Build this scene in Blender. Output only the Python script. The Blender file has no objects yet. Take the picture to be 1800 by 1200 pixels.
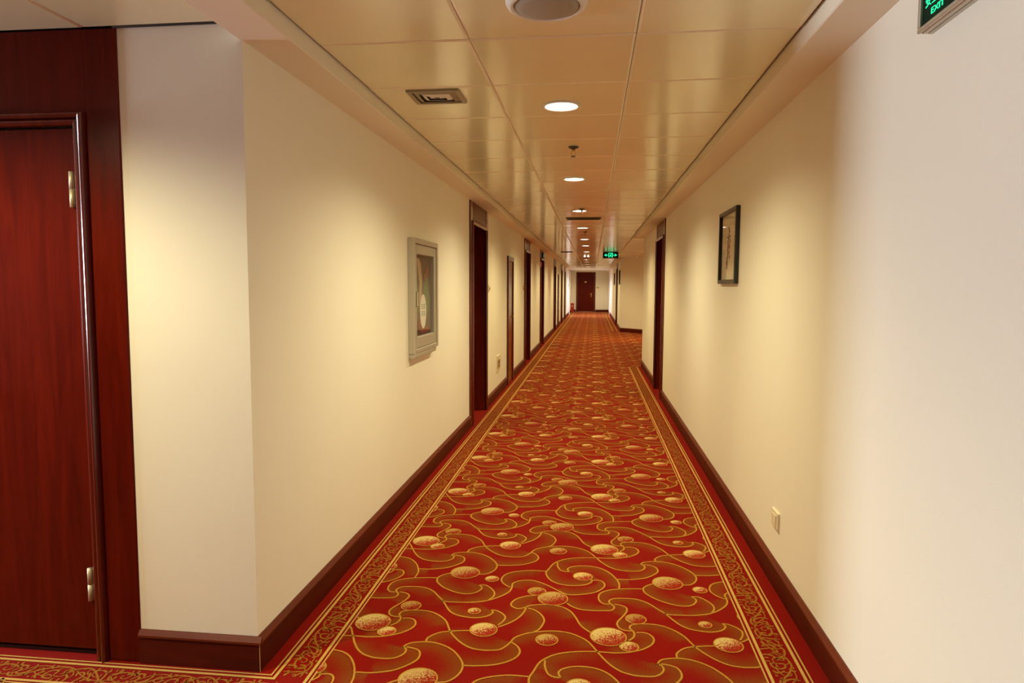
import bpy, bmesh, math, random
import numpy as np
from mathutils import Vector, Matrix
random.seed(7)
np.random.seed(7)
PI = math.pi
scn = bpy.context.scene
COL = scn.collection

# ------------------------------------------------------------------ camera, world, exposure
H_CAM = 1.4
cam_d = bpy.data.cameras.new('camera')
cam_d.sensor_width = 36.0
cam_d.lens = 36.0 * 1207.1 / 1800.0
cam_d.clip_start = 0.05
cam_d.clip_end = 200
cam = bpy.data.objects.new('camera', cam_d)
COL.objects.link(cam)
_yaw, _pitch, _roll = .1163, .0806, -.0043
_f = Vector((-math.sin(_yaw)*math.cos(_pitch), math.cos(_yaw)*math.cos(_pitch), -math.sin(_pitch)))
_r0 = Vector((math.cos(_yaw), math.sin(_yaw), 0))
_d0 = _f.cross(_r0)
_r = _r0*math.cos(_roll) + _d0*math.sin(_roll)
_d = -_r0*math.sin(_roll) + _d0*math.cos(_roll)
cam.matrix_world = Matrix(((_r.x, -_d.x, -_f.x, 0), (_r.y, -_d.y, -_f.y, 0), (_r.z, -_d.z, -_f.z, H_CAM), (0, 0, 0, 1)))
scn.camera = cam

w = bpy.data.worlds.new('world')
scn.world = w
w.use_nodes = True
w.node_tree.nodes['Background'].inputs['Color'].default_value = (.75, .85, 1, 1)
w.node_tree.nodes['Background'].inputs['Strength'].default_value = .02

vs = scn.view_settings
vs.view_transform = 'Standard'
vs.look = 'None'
vs.gamma = 1
vs.use_curve_mapping = False
vs.exposure = 0.69
scn.cycles.use_denoising = True
scn.cycles.sample_clamp_indirect = 6
scn.cycles.max_bounces = 10
scn.cycles.diffuse_bounces = 6

# daylight added through an unseen lobby window (built below) to cool the right wall
DAY_W = 188.0
sun_l = bpy.data.lights.new('added_window_daylight', 'AREA')
sun_l.shape = 'RECTANGLE'
sun_l.size, sun_l.size_y = 1.0, 1.25
sun_l.energy = DAY_W
sun_l.color = (.80, .90, 1.0)
sun_o = bpy.data.objects.new('added_window_daylight', sun_l)
COL.objects.link(sun_o)
sun_o.location = (-6.93, 1.72, 1.5)
sun_o.rotation_euler = (0, -PI/2, 0)

LAMP_W = 88.0
LAMP_COL = (1.0, .90, .55)
LAMP_COL2 = (1.0, .85, .43)
LAMP_CONE = 152
FAR_COL = (.9, .93, 1.0)

# ------------------------------------------------------------------ main dimensions
XL, XR = -1.192, .870          # corridor walls
YF = 2.278                     # lobby door wall (faces the camera)
YE = 38.0                      # end wall
ZS = 2.227                     # underside of the side beams
ZC = 2.285                     # ceiling
BL, BR = -1.028, .706          # inner faces of the side beams
YB = -3.0                      # behind the camera
YK, YG = 12.13, 21.5           # side recess on the right
XK = 3.0

# ------------------------------------------------------------------ helpers
def mesh_obj(name, me, mats, parent=None):
    o = bpy.data.objects.new(name, me)
    for m in (mats if isinstance(mats, (list, tuple)) else [mats]):
        me.materials.append(m)
    COL.objects.link(o)
    if parent is not None:
        o.parent = parent
    return o

class MB:
    """collects boxes, tubes, lathes into one bmesh"""
    def __init__(self):
        self.bm = bmesh.new()
        self.mi = 0
    def box(self, x0, x1, y0, y1, z0, z1, bev=0.0, seg=1):
        b = bmesh.new()
        bmesh.ops.create_cube(b, size=1)
        for v in b.verts:
            v.co = Vector(((x0+x1)/2 + v.co.x*(x1-x0), (y0+y1)/2 + v.co.y*(y1-y0), (z0+z1)/2 + v.co.z*(z1-z0)))
        if bev > 0:
            bmesh.ops.bevel(b, geom=b.edges[:], offset=bev, segments=seg, affect='EDGES', profile=.5)
        self._add(b)
        return self
    def _add(self, b, smooth=False):
        for f in b.faces:
            f.material_index = self.mi
            f.smooth = smooth
        me = bpy.data.meshes.new('tmp')
        b.to_mesh(me)
        b.free()
        self.bm.from_mesh(me)
        bpy.data.meshes.remove(me)
    def lathe(self, prof, c=(0, 0, 0), n=28, axis='Z', smooth=True):
        b = bmesh.new()
        rings = []
        for r, h in prof:
            ring = []
            for k in range(n):
                a = 2*PI*k/n
                p = (r*math.cos(a), r*math.sin(a), h)
                if axis == 'X': p = (p[2], p[0], p[1])
                if axis == 'Y': p = (p[0], p[2], p[1])
                ring.append(b.verts.new((p[0]+c[0], p[1]+c[1], p[2]+c[2])))
            rings.append(ring)
        for i in range(len(rings)-1):
            for k in range(n):
                b.faces.new((rings[i][k], rings[i][(k+1) % n], rings[i+1][(k+1) % n], rings[i+1][k]))
        b.faces.new(rings[0][::-1])
        b.faces.new(rings[-1])
        bmesh.ops.recalc_face_normals(b, faces=b.faces[:])
        self._add(b, smooth)
        return self
    def tube(self, pts, r, n=8):
        b = bmesh.new()
        P = [Vector(p) for p in pts]
        rings = []
        for i, p in enumerate(P):
            t = (P[min(i+1, len(P)-1)] - P[max(i-1, 0)]).normalized()
            u = t.orthogonal().normalized() if i == 0 else (u0 - t*u0.dot(t)).normalized()
            u0 = u
            v = t.cross(u)
            rings.append([b.verts.new(p + (u*math.cos(2*PI*k/n) + v*math.sin(2*PI*k/n))*r) for k in range(n)])
        for i in range(len(rings)-1):
            for k in range(n):
                b.faces.new((rings[i][k], rings[i][(k+1) % n], rings[i+1][(k+1) % n], rings[i+1][k]))
        b.faces.new(rings[0][::-1])
        b.faces.new(rings[-1])
        bmesh.ops.recalc_face_normals(b, faces=b.faces[:])
        self._add(b, True)
        return self
    def sweep(self, prof, path):
        """profile list of (a, h) placed along each path point with its (side, up) vectors"""
        b = bmesh.new()
        rings = [[b.verts.new(Vector(p) + Vector(s)*a + Vector(u)*h) for a, h in prof] for p, s, u in path]
        n = len(prof)
        for i in range(len(rings)-1):
            for k in range(n):
                b.faces.new((rings[i][k], rings[i][(k+1) % n], rings[i+1][(k+1) % n], rings[i+1][k]))
        b.faces.new(rings[0][::-1])
        b.faces.new(rings[-1])
        bmesh.ops.recalc_face_normals(b, faces=b.faces[:])
        self._add(b)
        return self
    def prism(self, poly, y0, y1):
        """polygon in local x,z extruded along y"""
        b = bmesh.new()
        f0 = [b.verts.new((x, y0, z)) for x, z in poly]
        f1 = [b.verts.new((x, y1, z)) for x, z in poly]
        n = len(poly)
        b.faces.new(f0)
        b.faces.new(f1[::-1])
        for k in range(n):
            b.faces.new((f0[k], f0[(k+1) % n], f1[(k+1) % n], f1[k]))
        bmesh.ops.recalc_face_normals(b, faces=b.faces[:])
        self._add(b)
        return self
    def build(self, name, mats, parent=None):
        me = bpy.data.meshes.new(name)
        self.bm.to_mesh(me)
        self.bm.free()
        return mesh_obj(name, me, mats, parent)

def tag(o, label=None, cat=None, group=None, kind=None):
    if label: o['label'] = label
    if cat: o['category'] = cat
    if group: o['group'] = group
    if kind: o['kind'] = kind
    return o

def empty(name, loc, rz=0.0, label=None, cat=None, group=None, kind=None):
    o = bpy.data.objects.new(name, None)
    o.empty_display_size = .1
    COL.objects.link(o)
    o.location = loc
    o.rotation_euler = (0, 0, rz)
    return tag(o, label, cat, group, kind)

def kids(o):
    return [c for c in bpy.data.objects if c.parent == o]

def copy_tree(o, parent=None):
    c = o.copy()
    COL.objects.link(c)
    if parent is not None:
        c.parent = parent
    for ch in kids(o):
        copy_tree(ch, c)
    return c

# ------------------------------------------------------------------ materials
def new_mat(name):
    m = bpy.data.materials.new(name)
    m.use_nodes = True
    nt = m.node_tree
    return m, nt, nt.nodes['Principled BSDF']

def simple(name, col, rough=.5, metal=0.0, var=.06, scale=30.0, bump=0.0, bscale=200.0, coat=0.0, spec=.5):
    m, nt, p = new_mat(name)
    N, L = nt.nodes, nt.links
    tc = N.new('ShaderNodeTexCoord')
    no = N.new('ShaderNodeTexNoise')
    no.inputs['Scale'].default_value = scale
    no.inputs['Detail'].default_value = 4
    L.new(tc.outputs['Object'], no.inputs['Vector'])
    mix = N.new('ShaderNodeMix')
    mix.data_type = 'RGBA'
    mix.inputs[6].default_value = tuple(c*(1-var) for c in col) + (1,)
    mix.inputs[7].default_value = tuple(min(1, c*(1+var)) for c in col) + (1,)
    L.new(no.outputs['Fac'], mix.inputs[0])
    L.new(mix.outputs[2], p.inputs['Base Color'])
    p.inputs['Roughness'].default_value = rough
    p.inputs['Metallic'].default_value = metal
    p.inputs['Coat Weight'].default_value = coat
    p.inputs['Coat Roughness'].default_value = .12
    p.inputs['Specular IOR Level'].default_value = spec
    if bump > 0:
        n2 = N.new('ShaderNodeTexNoise')
        n2.inputs['Scale'].default_value = bscale
        L.new(tc.outputs['Object'], n2.inputs['Vector'])
        bp = N.new('ShaderNodeBump')
        bp.inputs['Strength'].default_value = bump
        bp.inputs['Distance'].default_value = .002
        L.new(n2.outputs['Fac'], bp.inputs['Height'])
        L.new(bp.outputs['Normal'], p.inputs['Normal'])
    return m

def wood(name, dark, light, rough=.28, stretch=(14, 14, 1.1), coat=.5, spec=.4):
    m, nt, p = new_mat(name)
    N, L = nt.nodes, nt.links
    tc = N.new('ShaderNodeTexCoord')
    mp = N.new('ShaderNodeMapping')
    mp.inputs['Scale'].default_value = stretch
    L.new(tc.outputs['Object'], mp.inputs['Vector'])
    n1 = N.new('ShaderNodeTexNoise')
    n1.inputs['Scale'].default_value = 1.6
    n1.inputs['Detail'].default_value = 7
    n1.inputs['Roughness'].default_value = .65
    n1.inputs['Distortion'].default_value = .8
    L.new(mp.outputs['Vector'], n1.inputs['Vector'])
    cr = N.new('ShaderNodeValToRGB')
    cr.color_ramp.elements[0].position = .32
    cr.color_ramp.elements[0].color = dark + (1,)
    cr.color_ramp.elements[1].position = .72
    cr.color_ramp.elements[1].color = light + (1,)
    L.new(n1.outputs['Fac'], cr.inputs['Fac'])
    L.new(cr.outputs['Color'], p.inputs['Base Color'])
    p.inputs['Roughness'].default_value = rough
    p.inputs['Coat Weight'].default_value = coat
    p.inputs['Coat Roughness'].default_value = .15
    p.inputs['Specular IOR Level'].default_value = spec
    return m

def emit(name, col, strength):
    m, nt, p = new_mat(name)
    p.inputs['Base Color'].default_value = (.02, .02, .02, 1)
    p.inputs['Emission Color'].default_value = col + (1,)
    p.inputs['Emission Strength'].default_value = strength
    p.inputs['Roughness'].default_value = .4
    return m

M_wall = simple('wall_paint', (.86, .825, .70), .62, var=.03, scale=1.3, bump=.12, bscale=160)
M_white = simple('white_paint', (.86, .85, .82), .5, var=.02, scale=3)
M_beam = simple('beam_paint', (.84, .78, .63), .6, var=.03, scale=2)
M_tile = simple('ceiling_tile_enamel', (.84, .80, .52), .24, var=.05, scale=3, bump=.25, bscale=3.5, coat=.6)
M_tile_edge = simple('ceiling_tile_edge', (.84, .75, .56), .5, var=.03)  # bevels get their own tone so the seams read as catching light
M_seam = simple('ceiling_seam', (.10, .08, .06), .6)
M_gap = simple('shadow_gap', (.05, .035, .025), .7)
M_wood = wood('mahogany_veneer', (.070, .0042, .0012), (.125, .0085, .0022), coat=.06, spec=.1)
M_woodtrim = wood('mahogany_trim', (.075, .006, .002), (.13, .012, .004), rough=.22, coat=.5)
M_base = wood('baseboard_wood', (.058, .0050, .0016), (.098, .0095, .003), stretch=(1.2, 1.2, 14), rough=.45, coat=.0, spec=.15)
M_cap = wood('baseboard_cap_wood', (.105, .015, .004), (.16, .027, .008), stretch=(1.2, 1.2, 14), rough=.42, coat=.0, spec=.2)
M_brass = simple('brass', (.62, .42, .16), .3, metal=1.0)
M_hinge = simple('hinge_metal', (.58, .50, .34), .5, metal=.6)
M_steel = simple('brushed_steel', (.62, .58, .50), .35, metal=1.0)
M_alu = simple('aluminium_frame', (.55, .52, .44), .42, metal=.6, var=.04)
M_plastic = simple('cream_plastic', (.78, .70, .52), .4)
M_ochre = simple('ochre_plastic', (.50, .36, .16), .4)
M_plwhite = simple('white_plastic', (.74, .71, .63), .45)
M_grille = simple('speaker_grille', (.34, .29, .22), .65, var=.12, scale=160)
M_black = simple('black_lacquer', (.012, .011, .010), .3)
M_dark = simple('dark_metal', (.05, .04, .03), .45)
M_red = simple('red_enamel', (.42, .02, .012), .35)
M_lens = emit('downlight_lens', (1.0, .90, .72), 9.0)
M_lensfar = emit('added_cool_lens', (.95, .97, 1.0), 9.0)
M_green = emit('exit_sign_green', (.01, .80, .33), 1.0)
M_greendim = emit('exit_sign_dim_green', (.02, .40, .20), .25)
M_signface = simple('exit_sign_face', (.006, .022, .012), .6, spec=.1)
M_greenprint = simple('green_print', (.04, .22, .08), .5)
M_paper = simple('rice_paper', (.72, .63, .44), .7, var=.12, scale=6)
M_ink = simple('grey_ink', (.16, .12, .08), .7)
M_inkred = simple('red_ink', (.40, .07, .03), .7)
M_threshold = simple('threshold_steel', (.75, .76, .80), .22, metal=.9)

def glass_mat():
    m, nt, p = new_mat('clear_glass')
    N, L = nt.nodes, nt.links
    out = [n for n in N if n.type == 'OUTPUT_MATERIAL'][0]
    tr = N.new('ShaderNodeBsdfTransparent')
    gl = N.new('ShaderNodeBsdfGlossy')
    gl.inputs['Roughness'].default_value = .02
    fr = N.new('ShaderNodeFresnel')
    fr.inputs['IOR'].default_value = 1.38
    mx = N.new('ShaderNodeMixShader')
    ge = N.new('ShaderNodeNewGeometry')
    ml = N.new('ShaderNodeMath')
    ml.operation = 'MULTIPLY_ADD'
    L.new(fr.outputs[0], ml.inputs[0])
    inv = N.new('ShaderNodeMath')
    inv.operation = 'SUBTRACT'
    inv.inputs[0].default_value = 1.0
    L.new(ge.outputs['Backfacing'], inv.inputs[1])
    L.new(inv.outputs[0], ml.inputs[1])
    ml.inputs[2].default_value = 0.0
    L.new(ml.outputs[0], mx.inputs[0])
    L.new(tr.outputs[0], mx.inputs[1])
    L.new(gl.outputs[0], mx.inputs[2])
    L.new(mx.outputs[0], out.inputs['Surface'])
    return m
M_glass = glass_mat()

def carpet_mat(name, mode):
    m, nt, p = new_mat(name)
    N, L = nt.nodes, nt.links
    geo = N.new('ShaderNodeNewGeometry')
    no = N.new('ShaderNodeTexNoise')
    no.inputs['Scale'].default_value = 230
    no.inputs['Detail'].default_value = 2
    L.new(geo.outputs['Position'], no.inputs['Vector'])
    at = N.new('ShaderNodeAttribute')
    at.attribute_name = 'fill'
    big = N.new('ShaderNodeTexNoise')
    big.inputs['Scale'].default_value = 1.1
    big.inputs['Detail'].default_value = 3
    L.new(geo.outputs['Position'], big.inputs['Vector'])
    RED, RED2 = (.18, .0042, .0018, 1), (.245, .0062, .0026, 1)
    red = N.new('ShaderNodeMix')
    red.data_type = 'RGBA'
    red.inputs[6].default_value = RED
    red.inputs[7].default_value = RED2
    L.new(big.outputs['Fac'], red.inputs[0])
    def mth(op, a=None, b=None):
        n = N.new('ShaderNodeMath')
        n.operation = op
        for i, v in enumerate((a, b)):
            if v is None: continue
            if isinstance(v, (int, float)): n.inputs[i].default_value = v
            else: L.new(v, n.inputs[i])
        return n.outputs[0]
    def mixc(fac, a, b):
        n = N.new('ShaderNodeMix')
        n.data_type = 'RGBA'
        for i, v in ((0, fac), (6, a), (7, b)):
            if isinstance(v, (tuple, float)): n.inputs[i].default_value = v
            else: L.new(v, n.inputs[i])
        return n.outputs[2]
    sp = mth('SUBTRACT', no.outputs['Fac'], .5)
    if mode == 'base':
        t = mth('ADD', mth('MULTIPLY', at.outputs['Fac'], .95), mth('MULTIPLY', sp, 3.0))
        t = mth('MULTIPLY', mth('MINIMUM', mth('MAXIMUM', t, 0.0), 1.0), at.outputs['Fac'])
        t = mth('MINIMUM', mth('MULTIPLY', t, 1.25), .85)
        col = mixc(t, red.outputs[2], (.19, .052, .0055, 1))
    elif mode == 'line':
        t = mth('ADD', .5, mth('MULTIPLY', sp, 1.6))
        col = mixc(t, (.36, .165, .018, 1), (.56, .31, .052, 1))
    elif mode == 'border_line':
        t = mth('ADD', .5, mth('MULTIPLY', sp, 1.4))
        col = mixc(t, (.46, .26, .055, 1), (.62, .41, .12, 1))
    elif mode == 'scroll':
        t = mth('ADD', .45, mth('MULTIPLY', sp, 1.8))
        col = mixc(t, (.24, .072, .008, 1), (.42, .19, .028, 1))
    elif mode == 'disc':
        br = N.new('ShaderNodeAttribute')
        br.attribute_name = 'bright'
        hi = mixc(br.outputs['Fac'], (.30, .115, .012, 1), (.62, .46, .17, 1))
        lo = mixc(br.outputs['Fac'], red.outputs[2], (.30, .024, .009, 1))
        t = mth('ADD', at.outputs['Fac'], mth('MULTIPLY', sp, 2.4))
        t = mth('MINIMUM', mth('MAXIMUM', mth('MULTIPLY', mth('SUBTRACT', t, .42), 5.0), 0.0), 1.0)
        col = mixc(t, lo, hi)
    if isinstance(col, tuple): p.inputs['Base Color'].default_value = col
    else: L.new(col, p.inputs['Base Color'])
    p.inputs['Roughness'].default_value = .95
    p.inputs['Specular IOR Level'].default_value = .02
    p.inputs['Sheen Weight'].default_value = .07
    p.inputs['Sheen Roughness'].default_value = .4
    p.inputs['Sheen Tint'].default_value = (1, .75, .6, 1)
    bp = N.new('ShaderNodeBump')
    bp.inputs['Strength'].default_value = .35
    bp.inputs['Distance'].default_value = .002
    L.new(no.outputs['Fac'], bp.inputs['Height'])
    L.new(bp.outputs['Normal'], p.inputs['Normal'])
    return m
CARPET = [carpet_mat('carpet_field', 'base'), carpet_mat('carpet_gold_line', 'line'), carpet_mat('carpet_border_line', 'border_line'),
          carpet_mat('carpet_scroll', 'scroll'), carpet_mat('carpet_disc', 'disc')]

# ------------------------------------------------------------------ the floor: woven carpet, pattern tufted into one mesh
# pattern repeat 0.972 x 0.922 m; curves, discs (x, y, r, brightness) and border scroll in metres
PX, PY = .972, .922
BORDER_MID, BORDER_REP = .716, PY/2
CURVES=[[[-0.81,2.657],[-0.793,2.68],[-0.785,2.709],[-0.79,2.734],[-0.802,2.754],[-0.801,2.773],[-0.794,2.785],[-0.76,2.798],[-0.714,2.802],[-0.666,2.792],[-0.621,2.759],[-0.587,2.714],[-0.562,2.653],[-0.538,2.61],[-0.497,2.559],[-0.453,2.525],[-0.406,2.514],[-0.373,2.516],[-0.338,2.526],[-0.316,2.557],[-0.301,2.591],[-0.293,2.618],[-0.266,2.648],[-0.222,2.674],[-0.165,2.691],[-0.123,2.695],[-0.077,2.687],[-0.038,2.665],[0.0,2.629],[0.033,2.565],[0.061,2.507],[0.092,2.459],[0.125,2.428],[0.152,2.416],[0.175,2.41],[0.215,2.409],[0.246,2.416],[0.268,2.437],[0.278,2.463],[0.273,2.488],[0.257,2.499]],[[-0.714,2.493],[-0.704,2.519],[-0.682,2.536],[-0.628,2.548],[-0.576,2.538],[-0.528,2.509],[-0.49,2.465],[-0.461,2.409],[-0.458,2.359],[-0.474,2.314],[-0.499,2.287],[-0.532,2.28]],[[-0.668,3.202],[-0.7,3.175],[-0.719,3.145],[-0.718,3.108],[-0.704,3.078],[-0.664,3.032],[-0.603,2.994],[-0.553,2.984],[-0.516,3.0],[-0.494,3.038],[-0.495,3.063],[-0.51,3.082]],[[-0.51,3.082],[-0.481,3.086],[-0.449,3.054],[-0.428,3.012],[-0.427,2.973],[-0.443,2.938]],[[-0.65,2.905],[-0.622,2.896],[-0.583,2.897],[-0.52,2.903],[-0.472,2.918],[-0.44,2.936],[-0.417,2.955],[-0.38,2.998],[-0.359,3.04],[-0.355,3.081],[-0.355,3.122],[-0.327,3.152],[-0.287,3.165],[-0.246,3.157],[-0.194,3.122],[-0.147,3.077],[-0.106,3.041],[-0.072,3.035],[-0.016,3.049],[0.031,3.075],[0.062,3.114],[0.075,3.151],[0.068,3.189],[0.046,3.207],[0.018,3.201],[0.009,3.209]],[[0.194,2.724],[0.221,2.728],[0.247,2.716],[0.261,2.68],[0.252,2.642],[0.227,2.61],[0.201,2.589],[0.156,2.567],[0.102,2.556],[0.08,2.556],[0.033,2.557],[-0.01,2.553],[-0.065,2.542],[-0.114,2.522],[-0.149,2.494],[-0.178,2.454],[-0.196,2.39],[-0.207,2.352],[-0.206,2.321],[-0.188,2.27],[-0.157,2.232],[-0.11,2.211],[-0.057,2.213],[-0.011,2.229],[0.014,2.262],[0.012,2.283]],[[-0.159,3.393],[-0.156,3.35],[-0.141,3.303],[-0.116,3.286],[-0.096,3.288]],[[-0.096,3.288],[-0.105,3.314],[-0.095,3.339],[-0.062,3.36],[-0.017,3.368],[0.033,3.36],[0.074,3.333],[0.109,3.283],[0.133,3.225],[0.143,3.175],[0.14,3.121]],[[0.139,3.225],[0.14,3.23],[0.194,3.232],[0.26,3.254],[0.299,3.285],[0.332,3.329],[0.339,3.366],[0.327,3.402],[0.299,3.417],[0.272,3.422]],[[-0.457,2.4],[-0.444,2.399],[-0.392,2.405],[-0.341,2.419],[-0.302,2.442],[-0.273,2.472],[-0.259,2.508],[-0.264,2.542],[-0.28,2.568],[-0.299,2.586]],[[-0.23,3.01],[-0.276,2.997],[-0.316,2.968],[-0.335,2.933],[-0.339,2.905],[-0.328,2.883],[-0.305,2.87],[-0.289,2.875],[-0.27,2.891]],[[-0.27,2.891],[-0.251,2.909],[-0.202,2.922],[-0.16,2.923],[-0.109,2.907],[-0.075,2.871],[-0.053,2.822],[-0.032,2.759],[-0.008,2.722],[0.011,2.701]],[[-0.369,2.699],[-0.344,2.72],[-0.309,2.761],[-0.286,2.806],[-0.274,2.85],[-0.27,2.891]],[[-0.261,2.881],[-0.231,2.867],[-0.201,2.831],[-0.184,2.785],[-0.188,2.739],[-0.201,2.698],[-0.219,2.679]],[[-0.635,2.549],[-0.635,2.577],[-0.615,2.608],[-0.589,2.63],[-0.552,2.642],[-0.515,2.651],[-0.48,2.657]],[[-0.094,2.949],[-0.072,2.92],[-0.035,2.898],[0.019,2.893],[0.067,2.898],[0.1,2.906],[0.113,2.93],[0.108,2.952],[0.092,2.977],[0.094,3.001],[0.116,3.021],[0.167,3.029],[0.217,3.024],[0.261,2.994],[0.298,2.944],[0.33,2.9],[0.356,2.849],[0.382,2.807],[0.416,2.78],[0.453,2.769],[0.49,2.765],[0.525,2.774],[0.551,2.793],[0.565,2.822],[0.555,2.845]],[[0.555,2.845],[0.579,2.84],[0.605,2.819],[0.623,2.786],[0.617,2.747],[0.601,2.715]],[[0.114,2.965],[0.139,2.96],[0.163,2.941],[0.166,2.91],[0.151,2.865],[0.125,2.811],[0.12,2.778],[0.131,2.748],[0.153,2.735],[0.176,2.734]],[[0.093,2.962],[0.069,2.962],[0.052,2.982],[0.045,3.018],[0.053,3.065],[0.084,3.098],[0.137,3.121],[0.202,3.133],[0.25,3.137]],[[-0.209,3.278],[-0.284,3.278],[-0.357,3.255],[-0.398,3.223],[-0.415,3.168],[-0.406,3.126],[-0.381,3.092],[-0.362,3.078]]]
DISCS=[[0.081,2.676,0.071,1.0],[0.16,2.609,0.036,1.0],[-0.424,2.67,0.055,1.0],[-0.162,2.621,0.043,0.53],[0.371,3.214,0.069,0.6],[-0.46,3.157,0.031,1.0],[-0.489,2.825,0.026,0.8],[-0.236,3.049,0.04,0.33],[-0.159,2.986,0.066,0.5],[-0.028,3.239,0.045,1.0],[-0.772,2.838,0.042,0.33]]
SCROLL=[[[-0.021,2.815],[-0.032,2.809],[-0.039,2.797],[-0.04,2.773],[-0.033,2.748],[-0.016,2.728],[0.005,2.708],[0.022,2.689],[0.034,2.672],[0.038,2.652],[0.032,2.627],[0.023,2.612],[0.002,2.599],[-0.01,2.591]],[[0.043,2.695],[0.024,2.691]],[[-0.048,2.738],[-0.028,2.745],[-0.004,2.744],[0.02,2.739],[0.032,2.748]],[[0.02,2.739],[0.032,2.715]],[[0.002,2.786],[-0.012,2.788],[-0.024,2.775],[-0.01,2.766],[0.008,2.764],[0.022,2.781],[0.029,2.805],[0.027,2.825],[0.016,2.819]],[[0.047,2.78],[0.027,2.78]],[[-0.035,2.714],[-0.03,2.696],[-0.007,2.689],[0.012,2.677]],[[-0.042,2.677],[-0.028,2.689]],[[-0.053,2.654],[-0.035,2.66],[-0.016,2.666],[0.004,2.661],[0.011,2.648],[0.003,2.635],[-0.012,2.64]],[[-0.053,2.614],[-0.038,2.618],[-0.022,2.613],[-0.011,2.601],[-0.009,2.588]],[[-0.051,2.594],[-0.035,2.595]],[[-0.052,2.569],[-0.036,2.57]],[[-0.009,2.555],[0.008,2.557],[0.013,2.542],[0.003,2.525],[-0.019,2.519],[-0.033,2.526],[-0.038,2.542],[-0.037,2.558]],[[-0.042,2.506],[-0.031,2.495],[-0.014,2.496],[0.001,2.508]],[[-0.01,2.591],[0.012,2.597],[0.029,2.596],[0.036,2.57],[0.034,2.541],[0.017,2.501],[-0.005,2.468],[-0.028,2.444]],[[0.027,2.509],[0.043,2.512]],[[-0.018,2.921],[-0.034,2.894],[-0.039,2.864],[-0.032,2.849],[-0.018,2.843]],[[0.034,2.911],[0.014,2.917],[-0.01,2.905],[-0.023,2.887],[-0.019,2.871],[0.004,2.874],[0.01,2.867]],[[0.011,2.885],[0.025,2.881],[0.028,2.861],[0.019,2.824]],[[0.013,2.847],[0.047,2.847]],[[-0.04,2.476],[-0.033,2.47]],[[-0.046,2.827],[-0.045,2.815]]]

def smooth_line(pts, step):
    P = np.array(pts, float)
    P = np.vstack([2*P[0]-P[1], P, 2*P[-1]-P[-2]])
    out = []
    for i in range(1, len(P)-2):
        p0, p1, p2, p3 = P[i-1:i+3]
        n = max(1, int(np.hypot(*(p2-p1))/step + .5))
        for k in range(n):
            t = k/n
            out.append(.5*((2*p1) + (-p0+p2)*t + (2*p0-5*p1+4*p2-p3)*t*t + (-p0+3*p1-3*p2+p3)*t**3))
    out.append(P[-2])
    return np.array(out)

def tangents(Q):
    T = np.gradient(Q, axis=0)
    return T/np.maximum(np.hypot(T[:, 0], T[:, 1]), 1e-9)[:, None]

FINE = [smooth_line(c, .013) for c in CURVES]

def strips(lines, width, z):
    V, F = [], []
    n = 0
    for Q in lines:
        T = tangents(Q)
        Nn = np.stack([-T[:, 1], T[:, 0]], 1)
        a, b = Q + Nn*width/2, Q - Nn*width/2
        m = len(Q)
        V.append(np.c_[np.vstack([a, b]), np.full(2*m, z)])
        i = np.arange(m-1)
        F.append(np.stack([n+m+i, n+m+i+1, n+i+1, n+i], 1))
        n += 2*m
    return np.vstack(V), np.vstack(F)

# olive shading on the hollow side of every curve
GN = (98, 93)
gx = (np.arange(GN[0])+.5)/GN[0]*PX
gy = (np.arange(GN[1])+.5)/GN[1]*PY
GX, GY = np.meshgrid(gx, gy, indexing='ij')
FILL = np.zeros(GN)
for Q in FINE:
    T = tangents(Q)
    ang = np.unwrap(np.arctan2(T[:, 1], T[:, 0]))
    ds = np.maximum(np.hypot(*np.gradient(Q, axis=0).T), 1e-6)
    kap = np.gradient(ang)/ds
    ker = np.ones(7)/7
    kap = np.convolve(np.pad(kap, 3, mode='edge'), ker, 'valid')
    Nn = np.stack([-T[:, 1], T[:, 0]], 1)*np.sign(kap)[:, None]
    wgt = np.clip(np.abs(kap)/3.5, .25, 1)
    dx = (GX[..., None]-Q[:, 0]+PX/2) % PX - PX/2
    dy = (GY[..., None]-Q[:, 1]+PY/2) % PY - PY/2
    d = np.hypot(dx, dy)
    j = d.argmin(-1)
    tk = lambda A: np.take_along_axis(A, j[..., None], -1)[..., 0]
    dd = tk(d)
    side = tk(dx)*Nn[j, 0] + tk(dy)*Nn[j, 1]
    FILL = np.maximum(FILL, np.where(side > .25*dd, np.clip(1-dd/.11, 0, 1)*wgt[j], 0))

def fill_at(x, y):
    i = np.floor((x % PX)/PX*GN[0]).astype(int) % GN[0]
    j = np.floor((y % PY)/PY*GN[1]).astype(int) % GN[1]
    return FILL[i, j]

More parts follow.
